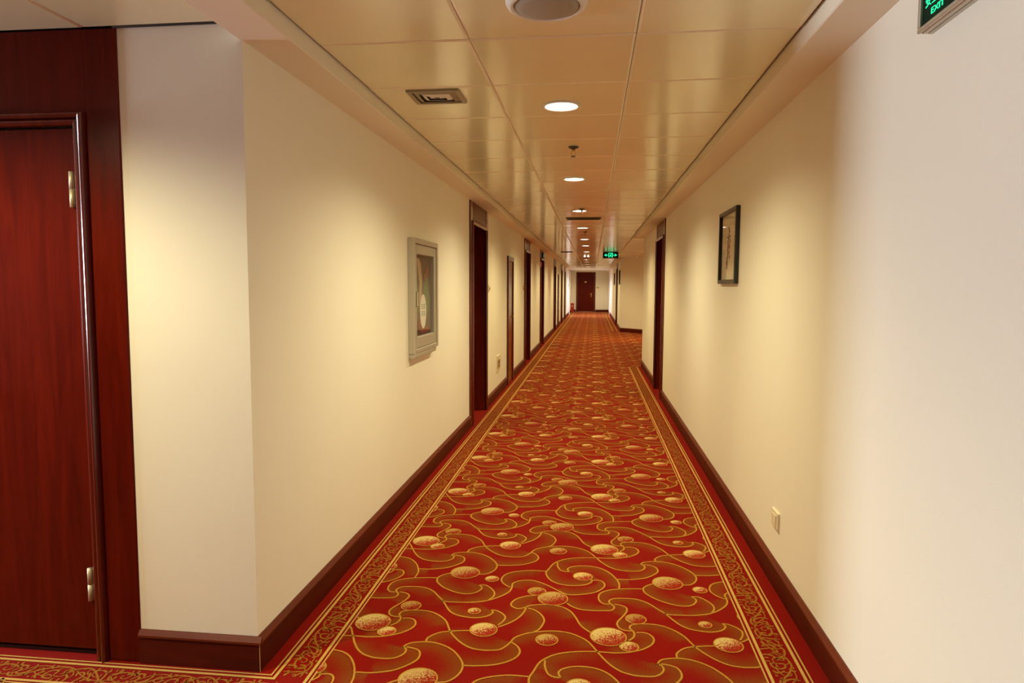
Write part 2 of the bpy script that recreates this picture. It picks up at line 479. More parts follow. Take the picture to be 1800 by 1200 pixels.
class Pile:
    def __init__(self):
        self.V, self.F, self.M, self.A, self.B, self.n = [], [], [], [], [], 0
    def add(self, V, F, mi, fill=None, bright=None):
        V = np.asarray(V, float)
        self.V.append(V)
        self.F += (np.asarray(F)+self.n).tolist()
        self.M += [mi]*len(F)
        self.A.append(np.zeros(len(V)) if fill is None else fill)
        self.B.append(np.zeros(len(V)) if bright is None else bright)
        self.n += len(V)
    def quad(self, x0, x1, y0, y1, z=0.0, mi=0):
        self.add([(x0, y0, z), (x1, y0, z), (x1, y1, z), (x0, y1, z)], [(0, 1, 2, 3)], mi)
    def grid(self, x0, x1, y0, y1, s):
        nx, ny = max(1, round((x1-x0)/s)), max(1, round((y1-y0)/s))
        X, Y = np.meshgrid(np.linspace(x0, x1, nx+1), np.linspace(y0, y1, ny+1), indexing='ij')
        V = np.stack([X.ravel(), Y.ravel(), np.zeros(X.size)], 1)
        i, j = np.meshgrid(np.arange(nx), np.arange(ny), indexing='ij')
        a = (i*(ny+1)+j).ravel()
        F = np.stack([a, a+ny+1, a+ny+2, a+1], 1)
        self.add(V, F, 0, fill_at(V[:, 0], V[:, 1]))
    def build(self, name):
        V = np.vstack(self.V)
        me = bpy.data.meshes.new(name)
        me.from_pydata(V.tolist(), [], self.F)
        me.polygons.foreach_set('material_index', np.array(self.M, np.int32))
        for nm, arr in (('fill', self.A), ('bright', self.B)):
            a = me.attributes.new(nm, 'FLOAT', 'POINT')
            a.data.foreach_set('value', np.concatenate(arr).astype(np.float32))
        me.update()
        return mesh_obj(name, me, CARPET)

FX0, FX1 = -.972, .634         # patterned field between the two borders
YFB = 2.105                    # lobby field ends at its border
fl = Pile()
fl.grid(FX0, FX1, .6, 6.6, .01)
fl.grid(FX0, FX1, 6.6, 14, .02)
fl.grid(FX0, FX1, 14, YE, .04)
fl.grid(FX0, FX1, YB, .6, .04)
fl.grid(FX1, XK, YK, YG, .04)
fl.grid(-4, FX0, YB, YFB, .04)
fl.quad(XL-.3, FX0, YFB, YE)
fl.quad(-7, XL-.3, YFB, YF+.3)
fl.quad(-7, -4, YB, YFB)
fl.quad(FX1, XR+.3, YB, YK)
fl.quad(FX1, XR+.3, YG, YE)
def in_field(x, y):
    a = (x > FX0-.003) & (x < FX1+.003) & (y > YB) & (y < YE-.1)
    b = (x >= FX1) & (x < XK) & (y > YK+.1) & (y < YG)
    c = (x > -4) & (x <= FX0) & (y > YB) & (y < YFB)
    return a | b | c
SV, SF = strips(FINE, .0075, .0011)
SC = SV[SF].mean(1)
n_d = 26
DV, DF, DA, DB = [], [], [], []
RV, RF = [], []
for k, (x, y, r, br) in enumerate(DISCS):
    a = np.arange(n_d)*2*PI/n_d
    px, py = x+r*np.cos(a), y+r*np.sin(a)
    o = len(DV)
    rr = [(x, y)] + [(x+.55*r*math.cos(t), y+.55*r*math.sin(t)) for t in a] + list(zip(px, py))
    DV += [(u, v, .0016) for u, v in rr]
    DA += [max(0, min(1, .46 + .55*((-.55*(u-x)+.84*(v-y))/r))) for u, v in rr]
    DB += [br]*len(rr)
    for q in range(n_d):
        q2 = (q+1) % n_d
        DF.append((o, o+1+q, o+1+q2, o+1+q2))
        DF.append((o+1+q, o+1+n_d+q, o+1+n_d+q2, o+1+q2))
    o = len(RV)
    for t in a:
        RV.append((x+(r+.003)*math.cos(t), y+(r+.003)*math.sin(t), .0019))
        RV.append((x+(r-.002)*math.cos(t), y+(r-.002)*math.sin(t), .0019))
    for q in range(n_d):
        q2 = (q+1) % n_d
        RF.append((o+2*q, o+2*q2, o+2*q2+1, o+2*q+1))
DV, DA, DB, RV, RF = np.array(DV), np.array(DA), np.array(DB), np.array(RV), np.array(RF)
DF = [tuple(dict.fromkeys(f)) for f in DF]
DC = np.array([DV[list(f)].mean(0) for f in DF])
RC = RV[RF].mean(1)
def put(V, F, C, dx, dy, mi, A=None, B=None):
    ok = in_field(C[:, 0]+dx, C[:, 1]+dy)
    if not ok.any(): return
    sel = [tuple(F[i]) for i in np.nonzero(ok)[0]]
    use = np.unique(np.concatenate([np.array(f) for f in sel]))
    mp = -np.ones(len(V), int)
    mp[use] = np.arange(len(use))
    W = V[use] + np.array([dx, dy, 0])
    fl.V.append(W)
    fl.F += [[int(mp[i])+fl.n for i in f] for f in sel]
    fl.M += [mi]*len(sel)
    fl.A.append(A[use] if A is not None else np.zeros(len(use)))
    fl.B.append(B[use] if B is not None else np.zeros(len(use)))
    fl.n += len(use)
for ix in range(-5, 5):
    for iy in range(-7, 40):
        dx, dy = ix*PX, iy*PY
        cx, cy = dx, 2.8+dy
        if not (-5.2 < cx < 4.2 and YB-1 < cy < YE+1): continue
        if cx < -2 and cy > 3.8: continue
        if cx > 1.6 and not (YK-1.5 < cy < YG+1.5): continue
        put(SV, SF, SC, dx, dy, 1)
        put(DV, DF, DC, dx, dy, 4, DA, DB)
        put(RV, RF, RC, dx, dy, 1)
# border stripes: a thin and a broad gold line either side of the scroll band
def vstripe(x, wd, y0, y1): fl.quad(x-wd/2, x+wd/2, y0, y1, .0014, 2)
def hstripe(y, wd, x0, x1): fl.quad(x0, x1, y-wd/2, y+wd/2, .0016, 2)
THIN, BROAD = .0062, .0115
for x, wd, y0 in ((-1.130, THIN, 2.251), (-1.1115, BROAD, 2.231), (-.993, BROAD, 2.113), (-.976, THIN, 2.096)):
    vstripe(x, wd, y0-wd/2, YE-.06)
    hstripe(y0, wd, -7, x+wd/2)
for x, wd in ((.638, THIN), (.656, BROAD), (.777, BROAD), (.7955, THIN)):
    vstripe(x, wd, YB, YK-.02)
    vstripe(x, wd, YG+.2, YE-.06)
SS = [smooth_line(c, .008) for c in SCROLL]
SV2, SF2 = strips(SS, .0078, .0012)
# a second, finer layer of tendrils between the main scrolls
SV3, SF3 = strips([np.c_[-q[:, 0]*.85, q[:, 1]+BORDER_REP*.37] for q in SS], .0048, .00125)
SF2 = np.vstack([SF2, SF3[np.abs(SV3[SF3].mean(1)[:, 0]) < .046]+len(SV2)])
SV2 = np.vstack([SV2, SV3])
SV2f = SV2*np.array([-1, 1, 1])
for k in range(-12, 80):
    dy = k*BORDER_REP
    yc = 2.65+dy
    if YB+.2 < yc < YK-.2 or YG+.4 < yc < YE-.3:
        fl.add(SV2+np.array([BORDER_MID, dy, 0]), SF2, 3)
    if 1.9 < yc < YE-.3:
        W2 = SV2f+np.array([-1.052, dy, 0])
        fl.add(W2, SF2[:, ::-1][W2[SF2].mean(1)[:, 1] > 2.25], 3)
    xc = -1.35-(k+12)*BORDER_REP
    if xc > -6.8:
        R = np.stack([SV2[:, 1]-2.65+xc, SV2[:, 0]+2.172, SV2[:, 2]], 1)
        fl.add(R, SF2[:, ::-1], 3)
floor = tag(fl.build('floor'), 'red hotel carpet with gold swirls, discs and scroll borders', 'carpet', kind='structure')

# ------------------------------------------------------------------ walls
DOORS_L = [(6.60, 7.72), (11.98, 13.10), (15.60, 16.72), (21.10, 22.22), (25.90, 27.02), (29.0, 30.1)]
DOORS_R = [(8.55, 9.67)]
DOORS_R2 = [(24.4, 25.5)]
TH = .22
def runs(y0, y1, gaps):
    out, y = [], y0
    for a, b in gaps:
        out.append((y, a))
        y = b
    out.append((y, y1))
    return out
ZT = ZC+.06
b = MB()
for a, c in runs(YF, YE+.2, DOORS_L): b.box(XL-TH, XL, a, c, 0, ZT)
tag(b.build('wall_left', M_wall), 'cream left wall of the corridor, broken by wooden doors', 'wall', kind='structure')
b = MB()
b.box(-1.648, XL-TH, YF, YF+TH, 0, ZT)
b.box(-7.2, -2.76, YF, YF+TH, 0, ZT)
b.box(-2.76, -1.648, YF+.12, YF+TH, 0, ZT)
tag(b.build('wall_front', M_wall), 'cream wall face beside the large wooden door at left', 'wall', kind='structure')
b = MB()
for a, c in runs(YB, YK, DOORS_R): b.box(XR, XR+TH, a, c, 0, ZT)
b.box(XR+TH, XK+.2, YK-TH, YK, 0, ZT)
tag(b.build('wall_right', M_wall), 'cream right wall with framed picture and exit sign', 'wall', kind='structure')
b = MB()
for a, c in runs(YG, YE+.2, DOORS_R2): b.box(XR, XR+TH, a, c, 0, ZT)
tag(b.build('wall_right', M_wall), 'far stretch of the right wall beyond the side passage', 'wall', kind='structure')
b = MB()
AX, AY = XK+.2, YG-(XK+.2-XR)*1.236
b.bm.free(); b.bm = bmesh.new()
vs_ = [b.bm.verts.new(p) for p in [(XR, YG, 0), (AX, AY, 0), (AX+.1, YG+.3, 0), (XR+TH, YG+.3, 0), (XR, YG, ZT), (AX, AY, ZT), (AX+.1, YG+.3, ZT), (XR+TH, YG+.3, ZT)]]
for f in ((0, 1, 5, 4), (1, 2, 6, 5), (2, 3, 7, 6), (3, 0, 4, 7), (4, 5, 6, 7), (3, 2, 1, 0)): b.bm.faces.new([vs_[i] for i in f])
bmesh.ops.recalc_face_normals(b.bm, faces=b.bm.faces[:])
tag(b.build('wall_recess', M_wall), 'angled cream wall facing the camera in the side passage', 'wall', kind='structure')
b = MB()
b.box(XK, XK+.2, YK, YG, 0, ZT)
tag(b.build('wall_side', M_wall), 'end wall of the side passage at right', 'wall', kind='structure')
b = MB()
b.box(XL-TH, XR+TH, YE, YE+.2, 0, ZT)
tag(b.build('wall_end', M_wall), 'cream wall closing the far end around the last door', 'wall', kind='structure')
b = MB()
b.box(-7.2, XR+TH, YB-.2, YB, 0, ZT)
tag(b.build('wall_back', M_wood), 'unseen wall behind the camera, in dark wood added to cut bounced light', 'wall', kind='structure')  # dark wood made up for this unseen wall, to cut bounced light
b = MB()
b.box(-7.2, -7, YB, 1.1, 0, ZT)
b.box(-7.2, -7, 2.25, YF, 0, ZT)
b.box(-7.2, -7, 1.1, 2.25, 0, .8)
b.box(-7.2, -7, 1.1, 2.25, 2.15, ZT)
tag(b.build('wall_lobby', M_wood), 'unseen lobby wall in added dark wood, with the added window', 'wall', kind='structure')  # out of view; dark wood put in to keep the lobby dim
wn = empty('added_window_1', (-7.1, 1.675, .8), 0, 'added lobby window in a white frame, out of view', 'window', kind='structure')  # window added out of view as source of the cool side light
b = MB()
for x in (-.575, -.02, .535): b.box(-.03, .03, x, x+.04, 0, 1.35)
b.box(-.03, .03, -.575, .575, 0, .04); b.box(-.03, .03, -.575, .575, 1.31, 1.35)
b.build('window_frame', M_white, wn)
MB().box(-.004, .004, -.54, -.02, .04, 1.31).build('pane', M_glass, wn)
MB().box(-.004, .004, .02, .54, .04, 1.31).build('pane', M_glass, wn)

# side beams under the ceiling edge
b = MB()
b.box(XL-.01, BL, YB, YE, ZS, ZC+.03, .004)
tag(b.build('trim_1', M_beam), 'boxed beam along the top of the left wall', 'beam', kind='structure')
b = MB()
b.box(BR, XR+.01, YB, YK, ZS, ZC+.03, .004)
tag(b.build('trim_2', M_beam), 'boxed beam along the top of the right wall', 'beam', kind='structure')
b = MB()
b.box(BR, XR+.01, YG+.15, YE, ZS, ZC+.03, .004)
tag(b.build('trim_3', M_beam), 'boxed beam on the far right wall past the passage', 'beam', kind='structure')

# baseboards: board plus a lighter cap moulding
def base_run(bm_board, bm_cap, p0, p1, nrm, corner=False):
    p0, q1, n = Vector(p0), Vector(p1), Vector(nrm)
    for mb, prof in ((bm_board, [(0, 0), (.013, 0), (.013, .104), (0, .104)]), (bm_cap, [(0, .104), (.019, .104), (.019, .112), (.011, .122), (.006, .128), (0, .128)])):
        p1 = q1 + (q1-p0).normalized()*(0 if not corner else (.013 if mb is bm_board else .019))
        mb.sweep([(a, h) for a, h in prof], [((p0.x, p0.y, 0), (n.x, n.y, 0), (0, 0, 1)), ((p1.x, p1.y, 0), (n.x, n.y, 0), (0, 0, 1))])
def baseboard(name, segs, label):
    o = empty(name, (0, 0, 0), 0, label, 'baseboard', kind='structure')
    b1, b2 = MB(), MB()
    for s in segs: base_run(b1, b2, *s)
    b1.build('board', M_base, o)
    b2.build('cap_moulding', M_cap, o)
cab = [(9.56, 10.21), (23.4, 24.2)]
gl_ = sorted(DOORS_L+cab)
baseboard('baseboard_left', [((XL, a), (XL, c), (1, 0)) for a, c in runs(YF, YE, gl_)], 'dark wooden baseboard along the left wall')
baseboard('baseboard_right', [((XR, a), (XR, c), (-1, 0)) for a, c in runs(YB, YK, DOORS_R)] + [((XR, a), (XR, c), (-1, 0)) for a, c in runs(YG, YE, DOORS_R2)], 'dark wooden baseboard along the right wall')
baseboard('baseboard_front', [((-1.648, YF), (XL, YF), (0, -1), True), ((-7, YF), (-2.76, YF), (0, -1))], 'dark wooden baseboard below the wall face at left')
MB().box(XL+.0125, XL+.0142, YF-.0142, YF-.0125, .0015, .104).build('corner_edge', M_ochre, bpy.data.objects['baseboard_front'])
nn = Vector((-1.236, -1, 0)).normalized()
baseboard('baseboard_recess', [((XR, YG), (AX, AY), (nn.x, nn.y))], 'dark baseboard along the angled wall')
baseboard('baseboard_end', [((XL, YE), (-.92, YE), (0, -1)), ((.16, YE), (XR, YE), (0, -1))], 'dark baseboard beside the end door')

# ------------------------------------------------------------------ ceiling: metal tiles on a backing
cb = MB()
cb.box(-7.2, XK+.2, YB-.2, YE+.2, ZC+.012, ZC+.06)
ceil = tag(cb.build('ceiling', M_seam), 'suspended ceiling of glossy cream metal tiles', 'ceiling', kind='structure')
def tile_mesh(wd, ln):
    g, c = .0012, .009
    b = MB()
    x0, x1, y0, y1 = -wd/2+g, wd/2-g, -ln/2+g, ln/2-g
    vv = [b.bm.verts.new(p) for p in [(x0, y0, .0075), (x1, y0, .0075), (x1, y1, .0075), (x0, y1, .0075),
          (x0, y0, .004), (x1, y0, .004), (x1, y1, .004), (x0, y1, .004), (x0+c, y0+c, 0), (x1-c, y0+c, 0), (x1-c, y1-c, 0), (x0+c, y1-c, 0)]]
    for f in ((0, 1, 2, 3), (8, 11, 10, 9), (0, 4, 5, 1), (1, 5, 6, 2), (2, 6, 7, 3), (3, 7, 4, 0), (4, 8, 9, 5), (5, 9, 10, 6), (6, 10, 11, 7), (7, 11, 8, 4)):
        b.bm.faces.new([vv[i] for i in f])
    bmesh.ops.recalc_face_normals(b.bm, faces=b.bm.faces[:])
    me = bpy.data.meshes.new('ceiling_tile')
    b.bm.to_mesh(me)
    b.bm.free()
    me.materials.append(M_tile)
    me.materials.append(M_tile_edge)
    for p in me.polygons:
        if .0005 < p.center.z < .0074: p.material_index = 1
    return me
TP = .573
xs = [BL+.009, -.456, .141, BR-.009]
tm = [tile_mesh(xs[i+1]-xs[i], TP) for i in range(3)]
tm_sq = tile_mesh(TP, TP)
far = bmesh.new()
def put_tile(me, x, y):
    tilt = random.gauss(0, .0022), random.gauss(0, .0022)
    if y > 30:
        i0 = len(far.verts)
        far.from_mesh(me)
        far.verts.ensure_lookup_table()
        for v in far.verts[i0:]: v.co += Vector((x, y, ZC))
        return
    o = bpy.data.objects.new('ceiling_tile', me)
    COL.objects.link(o)
    o.parent = ceil
    o.location = (x, y, ZC)
    o.rotation_euler = (tilt[0], tilt[1], 0)
y = 2.524-TP*9+TP/2
rows = []
while y < YE+.2:
    rows.append(y)
    for i in range(3): put_tile(tm[i], (xs[i]+xs[i+1])/2, y)
    if YK+.2 < y < YG:
        for k in range(4): put_tile(tm_sq, BR+TP*(k+.5), y)
    y += TP
for r in range(7):
    for k in range(5): put_tile(tm_sq, XL-TP*(k+.5), YF-.006-TP*(r+.5))
me = bpy.data.meshes.new('ceiling_tile_far')
far.to_mesh(me)
far.free()
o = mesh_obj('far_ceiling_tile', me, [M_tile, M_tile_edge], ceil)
o['kind'] = 'stuff'

# ------------------------------------------------------------------ doors
# local frame of a door: x along the wall, y out of the wall towards the corridor, z up
def round_moulding(mb, x0, x1, zt, wdt, proud):
    """bead around the opening (two sides and the head), mitred"""
    n = 8
    prof = [(0, 0)] + [(wdt*(.5-.5*math.cos(PI*k/n)), proud*(.35+.65*math.sin(PI*k/n))) for k in range(n+1)] + [(wdt, 0)]
    Y = (0, 1, 0)
    s = 2**.5
    mb.sweep(prof, [((x0, 0, 0), (-1, 0, 0), Y), ((x0, 0, zt), (-1, 0, 1), Y), ((x1, 0, zt), (1, 0, 1), Y), ((x1, 0, 0), (1, 0, 0), Y)])
def lever(parent, x, y, z, dirx):
    h = MB()
    h.box(x-.022, x+.022, y, y+.008, z-.11, z+.11, .004, 2)
    h.tube([(x, y, z+.02), (x, y+.045, z+.02), (x+dirx*.012, y+.055, z+.02), (x+dirx*.12, y+.055, z+.02)], .009)
    h.lathe([(.011, y+.008), (.011, y+.013)], (x, 0, z-.06), 12, 'Y')
    return h.build('handle', M_brass, parent)
def hinges(parent, x, y, zs):
    for z in zs:
        h = MB()
        for k in range(2): h.lathe([(.0085, z-.062+.063*k), (.0085, z-.001+.063*k)], (x, y, 0), 10)
        h.box(x-.022, x+.012, y-.008, y-.004, z-.06, z+.06)
        h.build('hinge', M_hinge, parent)
def corridor_door(name, loc, rz, W, label, ztop=ZS, depth=.17, handle_side=1, near=1, panel=False, plate=None):
    d = empty(name, loc, rz, label, 'door', kind='structure')
    cw, zo = .128, 2.0
    for x0, x1 in ((0, cw), (W-cw, W)):
        MB().box(x0, x1, -depth, .014, 0, ztop-.002, .003).build('casing', M_woodtrim, d)
    b = MB()
    b.box(cw, W-cw, -depth, .010, zo+.035, ztop-.002)
    b.box(cw, W-cw, .010, .016, zo+.05, zo+.062)
    b.build('transom_panel', M_wood, d)
    m = MB()
    round_moulding(m, cw, W-cw, zo, .042, .03)
    m.build('moulding', M_woodtrim, d)
    lf = MB().box(cw+.003, W-cw-.003, -depth-.035, -depth, .012, zo+.035, .002).build('door_leaf', M_wood, d)
    lever(lf, cw+.075 if handle_side < 0 else W-cw-.075, -depth, .98, -handle_side)
    hx = W-cw-.006 if handle_side < 0 else cw+.006
    hinges(lf, hx, -depth+.006, (1.74, .29))
    return d
LD = ['first wooden door on the left wall, beside the poster cabinet', 'second wooden door on the left wall, past the narrow panel', 'third wooden door on the left wall, under a small exit sign',
      'fourth wooden door on the left wall, before the second narrow panel', 'fifth wooden door on the left wall, near the far end', 'last wooden door on the left wall']
nd = 1
for (a, c), lab in zip(DOORS_L, LD):
    corridor_door('door_%d' % nd, (XL, c, 0), -PI/2, c-a, lab, handle_side=-1)
    nd += 1
for (a, c), lab in zip(DOORS_R+DOORS_R2, ['wooden door on the right wall before the side passage', 'wooden door on the right wall beyond the side passage']):
    corridor_door('door_%d' % nd, (XR, a, 0), PI/2, c-a, lab, handle_side=1)
    nd += 1
# large lobby door at left, its leaf almost flush and hinged on the right
LW = 1.112
d = empty('door_%d' % nd, (-1.648, YF, 0), PI, 'large dark red wooden door at left, hinged beside the wall face', 'door', kind='structure'); nd += 1
# local x runs to world -x from the right edge of the casing
cw = .128
zt = 1.985
MB().box(0, cw, -.10, .006, 0, ZC-.003, .003).build('casing', M_wood, d)
MB().box(LW-cw, LW, -.10, .006, 0, ZC-.003, .003).build('casing', M_wood, d)
MB().box(cw, LW-cw, -.10, .004, zt+.002, ZC-.003).build('transom_panel', M_wood, d)
m = MB()
Y = (0, 1, 0)
n = 8
def bead(wdt, proud, off):
    prof = [(off, 0)] + [(off+wdt*(.5-.5*math.cos(PI*k/n)), proud*(.3+.7*math.sin(PI*k/n))) for k in range(n+1)] + [(off+wdt, 0)]
    m.sweep(prof, [((cw+.045, 0, 0), (-1, 0, 0), Y), ((cw+.045, 0, zt-.03), (-1, 0, 1), Y), ((LW-cw-.045, 0, zt-.03), (1, 0, 1), Y), ((LW-cw-.045, 0, 0), (1, 0, 0), Y)])
bead(.024, .020, 0)
bead(.022, .030, .024)
m.build('moulding', M_woodtrim, d)
lf = MB().box(cw+.045, LW-cw-.045, -.055, -.012, .028, zt-.034, .002).build('door_leaf', M_wood, d)
hinges(lf, cw+.066, .002, (1.735, .287))
lever(lf, LW-cw-.12, -.012, .98, -1)
MB().box(cw, LW-cw, -.10, -.03, .0012, .012).build('threshold', M_dark, d)
b = MB()
b.box(-1.662, XL, YF-.005, YF-.001, ZC-.003, ZC+.01)
tag(b.build('trim_4', M_gap), 'dark shadow gap where the lobby wall meets the ceiling', 'trim', kind='structure')
# end door
d = empty('door_%d' % nd, (.15, YE, 0), PI, 'dark wooden door closing the far end of the corridor', 'door', kind='structure')
EW = 1.05
for x0, x1 in ((0, .10), (EW-.10, EW)): MB().box(x0, x1, -.04, .02, 0, 2.17, .004).build('casing', M_woodtrim, d)
MB().box(.10, EW-.10, -.04, .016, 1.98, 2.17).build('transom_panel', M_wood, d)
m = MB()
round_moulding(m, .11, EW-.11, 1.97, .03, .035)
m.build('moulding', M_woodtrim, d)
lf = MB().box(.11, EW-.11, -.035, .004, .02, 1.97, .002).build('door_leaf', M_wood, d)
for z0, z1 in ((.18, .72), (.86, 1.80)):
    q = MB()
    q.box(.24, EW-.24, .004, .014, z0, z0+.02); q.box(.24, EW-.24, .004, .014, z1-.02, z1)
    q.box(.24, .26, .004, .014, z0+.02, z1-.02); q.box(EW-.26, EW-.24, .004, .014, z0+.02, z1-.02)
    q.build('panel_moulding', M_woodtrim, lf)
q = MB()
q.lathe([(.075, .004), (.075, .010), (.068, .013)], (EW/2+.02, 0, 1.635), 20, 'Y')
q.bm.verts.ensure_lookup_table()
for v in q.bm.verts: v.co.z = 1.635 + (v.co.z-1.635)*.55
q.build('name_plate', M_brass, lf)
q = MB()
q.box(.20, .255, .004, .014, .83, 1.05, .005)
q.tube([(.228, .014, .96), (.228, .06, .96), (.33, .06, .96)], .011)
q.build('handle', M_brass, lf)
MB().box(.10, EW-.10, -.04, .05, .0012, .016, .003).build('threshold', M_threshold, d)
# portal before the far end; its white wall sheets stand in for cool light
b = MB()
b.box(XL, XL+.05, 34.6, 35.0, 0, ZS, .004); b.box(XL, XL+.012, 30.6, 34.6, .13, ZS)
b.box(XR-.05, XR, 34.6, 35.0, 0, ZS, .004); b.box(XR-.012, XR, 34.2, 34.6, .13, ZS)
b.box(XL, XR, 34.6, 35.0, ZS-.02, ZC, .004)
tag(b.build('trim_5', M_white), 'portal frame and wall strips near the far end, painted white for cool light', 'portal', kind='structure')

# narrow wooden service panels on the left wall
def narrow_panel(y0, y1, zt, label):
    o = empty('service_panel', (XL, y1, 0), -PI/2, label, 'panel', 'narrow wooden panels on the left wall')
    W = y1-y0
    for x0 in (0, W-.07): MB().box(x0, x0+.07, .0005, .026, .002, zt, .004).build('side_casing', M_woodtrim, o)
    MB().box(.07, W-.07, .0005, .026, zt-.07, zt, .004).build('top_casing', M_woodtrim, o)
    p = MB().box(.072, W-.072, .0005, .012, .004, zt-.072).build('panel_leaf', M_woodtrim, o)
    MB().lathe([(.012, .012), (.012, .02), (.018, .03), (.012, .036)], (.11, 0, .95), 12, 'Y').build('knob', M_brass, p)
narrow_panel(9.56, 10.21, 1.82, 'narrow red wood service panel between the first two left doors')
narrow_panel(23.4, 24.2, 1.81, 'narrow wood service panel far down the left wall')

# ------------------------------------------------------------------ downlights
LX = -.165
def downlight(x, y, z, label, r=.078, col=LAMP_COL, watt=LAMP_W, lens=M_lens, name='downlight', blend=.9, cone=0, group='round downlights along the corridor ceiling'):
    o = empty(name, (x, y, z), 0, label, 'downlight', group)
    b = MB()
    b.lathe([(r+.018, .002), (r+.018, -.004), (r+.010, -.009), (r+.002, -.007), (r, .002), (r+.001, .006)], (0, 0, 0), 32)
    b.build('trim_ring', M_plwhite, o)
    b = MB()
    b.lathe([(r-.001, -.001), (r*.8, -.004), (r*.3, -.006)], (0, 0, 0), 32)
    b.build('lens', lens, o)
    L = bpy.data.lights.new('downlight_bulb', 'SPOT')
    L.energy = watt
    L.color = col
    L.spot_size = math.radians(LAMP_CONE)
    L.spot_blend = blend
    if cone: L.spot_size = math.radians(cone)
    L.shadow_soft_size = .05
    lo = bpy.data.objects.new('bulb', L)
    COL.objects.link(lo)
    lo.parent = o
    lo.location = (0, 0, -.02)
    return o
YL = [3.46, 5.78, 8.19, 10.56, 13.09, 15.2, 17.80, 23.05, 25.3, 28.0, 30.9]
ORD = ['nearest', 'second', 'third', 'fourth', 'fifth', 'sixth', 'seventh', 'eighth', 'ninth', 'tenth', 'eleventh']
for i, yy in enumerate(YL):
    x = LX if yy < 22 else LX-.06
    downlight(x, yy, ZC-.001, ('lit round downlight in the corridor ceiling, nearest to the camera' if i == 0 else '%s lit round downlight along the corridor, counted from the near end' % ORD[i]), col=(LAMP_COL if yy < 7 else LAMP_COL2))
downlight(-.25, 33.2, ZC-.001, 'added cool white downlight brightening the portal at the far end', col=FAR_COL, watt=LAMP_W*2.6, lens=M_lensfar)  # extra cool lamp, added to whiten the portal and nearby walls
downlight(-.2, 36.4, ZC-.001, 'lit downlight just before the end door')
downlight(-2.3, 1.2, ZC-.001, 'downlight in the lobby ceiling by the large door', watt=LAMP_W*1.35, blend=.5, cone=156, group='lobby downlights')
downlight(1.75, 18.3, ZC-.001, 'downlight in the side passage ceiling', watt=LAMP_W*1.4, col=LAMP_COL2, group='lobby downlights')

# ------------------------------------------------------------------ ceiling fittings
o = empty('ceiling_speaker', (-.155, 2.215, ZC), 0, 'round cream ceiling speaker cut by the top of the picture', 'speaker')
MB().lathe([(.128, .004), (.128, -.006), (.122, -.016), (.110, -.022), (.104, -.018), (.104, 0)], (0, 0, 0), 40).build('rim', M_plwhite, o)
MB().lathe([(.104, -.012), (.098, -.020), (.07, -.026), (.03, -.029), (.004, -.030)], (0, 0, 0), 40).build('grille', M_grille, o)

def sprinkler(y, x, label):
    o = empty('fire_sprinkler', (x, y, ZC), 0, label, 'sprinkler', 'fire sprinklers on the corridor ceiling')
    MB().lathe([(.034, .002), (.034, -.003), (.026, -.010), (.013, -.013)], (0, 0, 0), 20).build('escutcheon', M_dark, o)
    MB().lathe([(.011, -.012), (.011, -.03), (.007, -.034)], (0, 0, 0), 12).build('body', M_brass, o)
    b = MB()
    for s in (-1, 1): b.tube([(s*.008, 0, -.03), (s*.013, 0, -.042), (s*.010, 0, -.056), (s*.003, 0, -.060)], .0026, 6)
    b.build('yoke_arms', M_brass, o)
    MB().lathe([(.004, -.056), (.014, -.060), (.016, -.062), (.004, -.063)], (0, 0, 0), 14).build('deflector', M_dark, o)
sprinkler(4.476, -.134, 'bronze fire sprinkler between the first and second downlights')
sprinkler(11.33, -.131, 'small fire sprinkler past the dark ceiling slot')
sprinkler(8.0, -.135, 'dark fire sprinkler overlapping the third downlight')

o = empty('air_vent', (-.735, 3.232, ZC), 0, 'square dark ceiling air vent left of the nearest downlight', 'vent')
def ring(mb, hx, hy, wd, z0, z1):
    mb.box(-hx, hx, hy-wd, hy, z0, z1); mb.box(-hx, hx, -hy, -hy+wd, z0, z1)
    mb.box(-hx, -hx+wd, -hy+wd, hy-wd, z0, z1); mb.box(hx-wd, hx, -hy+wd, hy-wd, z0, z1)
def louvre(hx, hy, ix, iy, zo, zi):
    b = MB()
    P = [(-hx, -hy, zo), (hx, -hy, zo), (hx, hy, zo), (-hx, hy, zo), (-ix, -iy, zi), (ix, -iy, zi), (ix, iy, zi), (-ix, iy, zi)]
    vv = [b.bm.verts.new(p) for p in P] + [b.bm.verts.new((p[0], p[1], p[2]+.002)) for p in P]
    for k in range(4):
        k2 = (k+1) % 4
        b.bm.faces.new([vv[i] for i in (k, k2, 4+k2, 4+k)])
        b.bm.faces.new([vv[i] for i in (8+k2, 8+k, 12+k, 12+k2)])
        b.bm.faces.new([vv[i] for i in (k, 8+k, 8+k2, k2)])
        b.bm.faces.new([vv[i] for i in (4+k, 4+k2, 12+k2, 12+k)])
    bmesh.ops.recalc_face_normals(b.bm, faces=b.bm.faces[:])
    return b
M_vent = simple('vent_metal', (.30, .25, .16), .45)
b = MB(); ring(b, .122, .110, .020, -.010, .002); b.build('frame', M_vent, o)
MB().box(-.105, .105, -.093, .093, -.002, .0015).build('throat', M_dark, o)
louvre(.098, .087, .074, .064, -.003, -.011).build('louvre', M_vent, o)
louvre(.066, .057, .044, .037, -.003, -.012).build('louvre', M_plwhite, o)
louvre(.038, .031, .012, .010, -.003, -.010).build('louvre', M_plwhite, o)

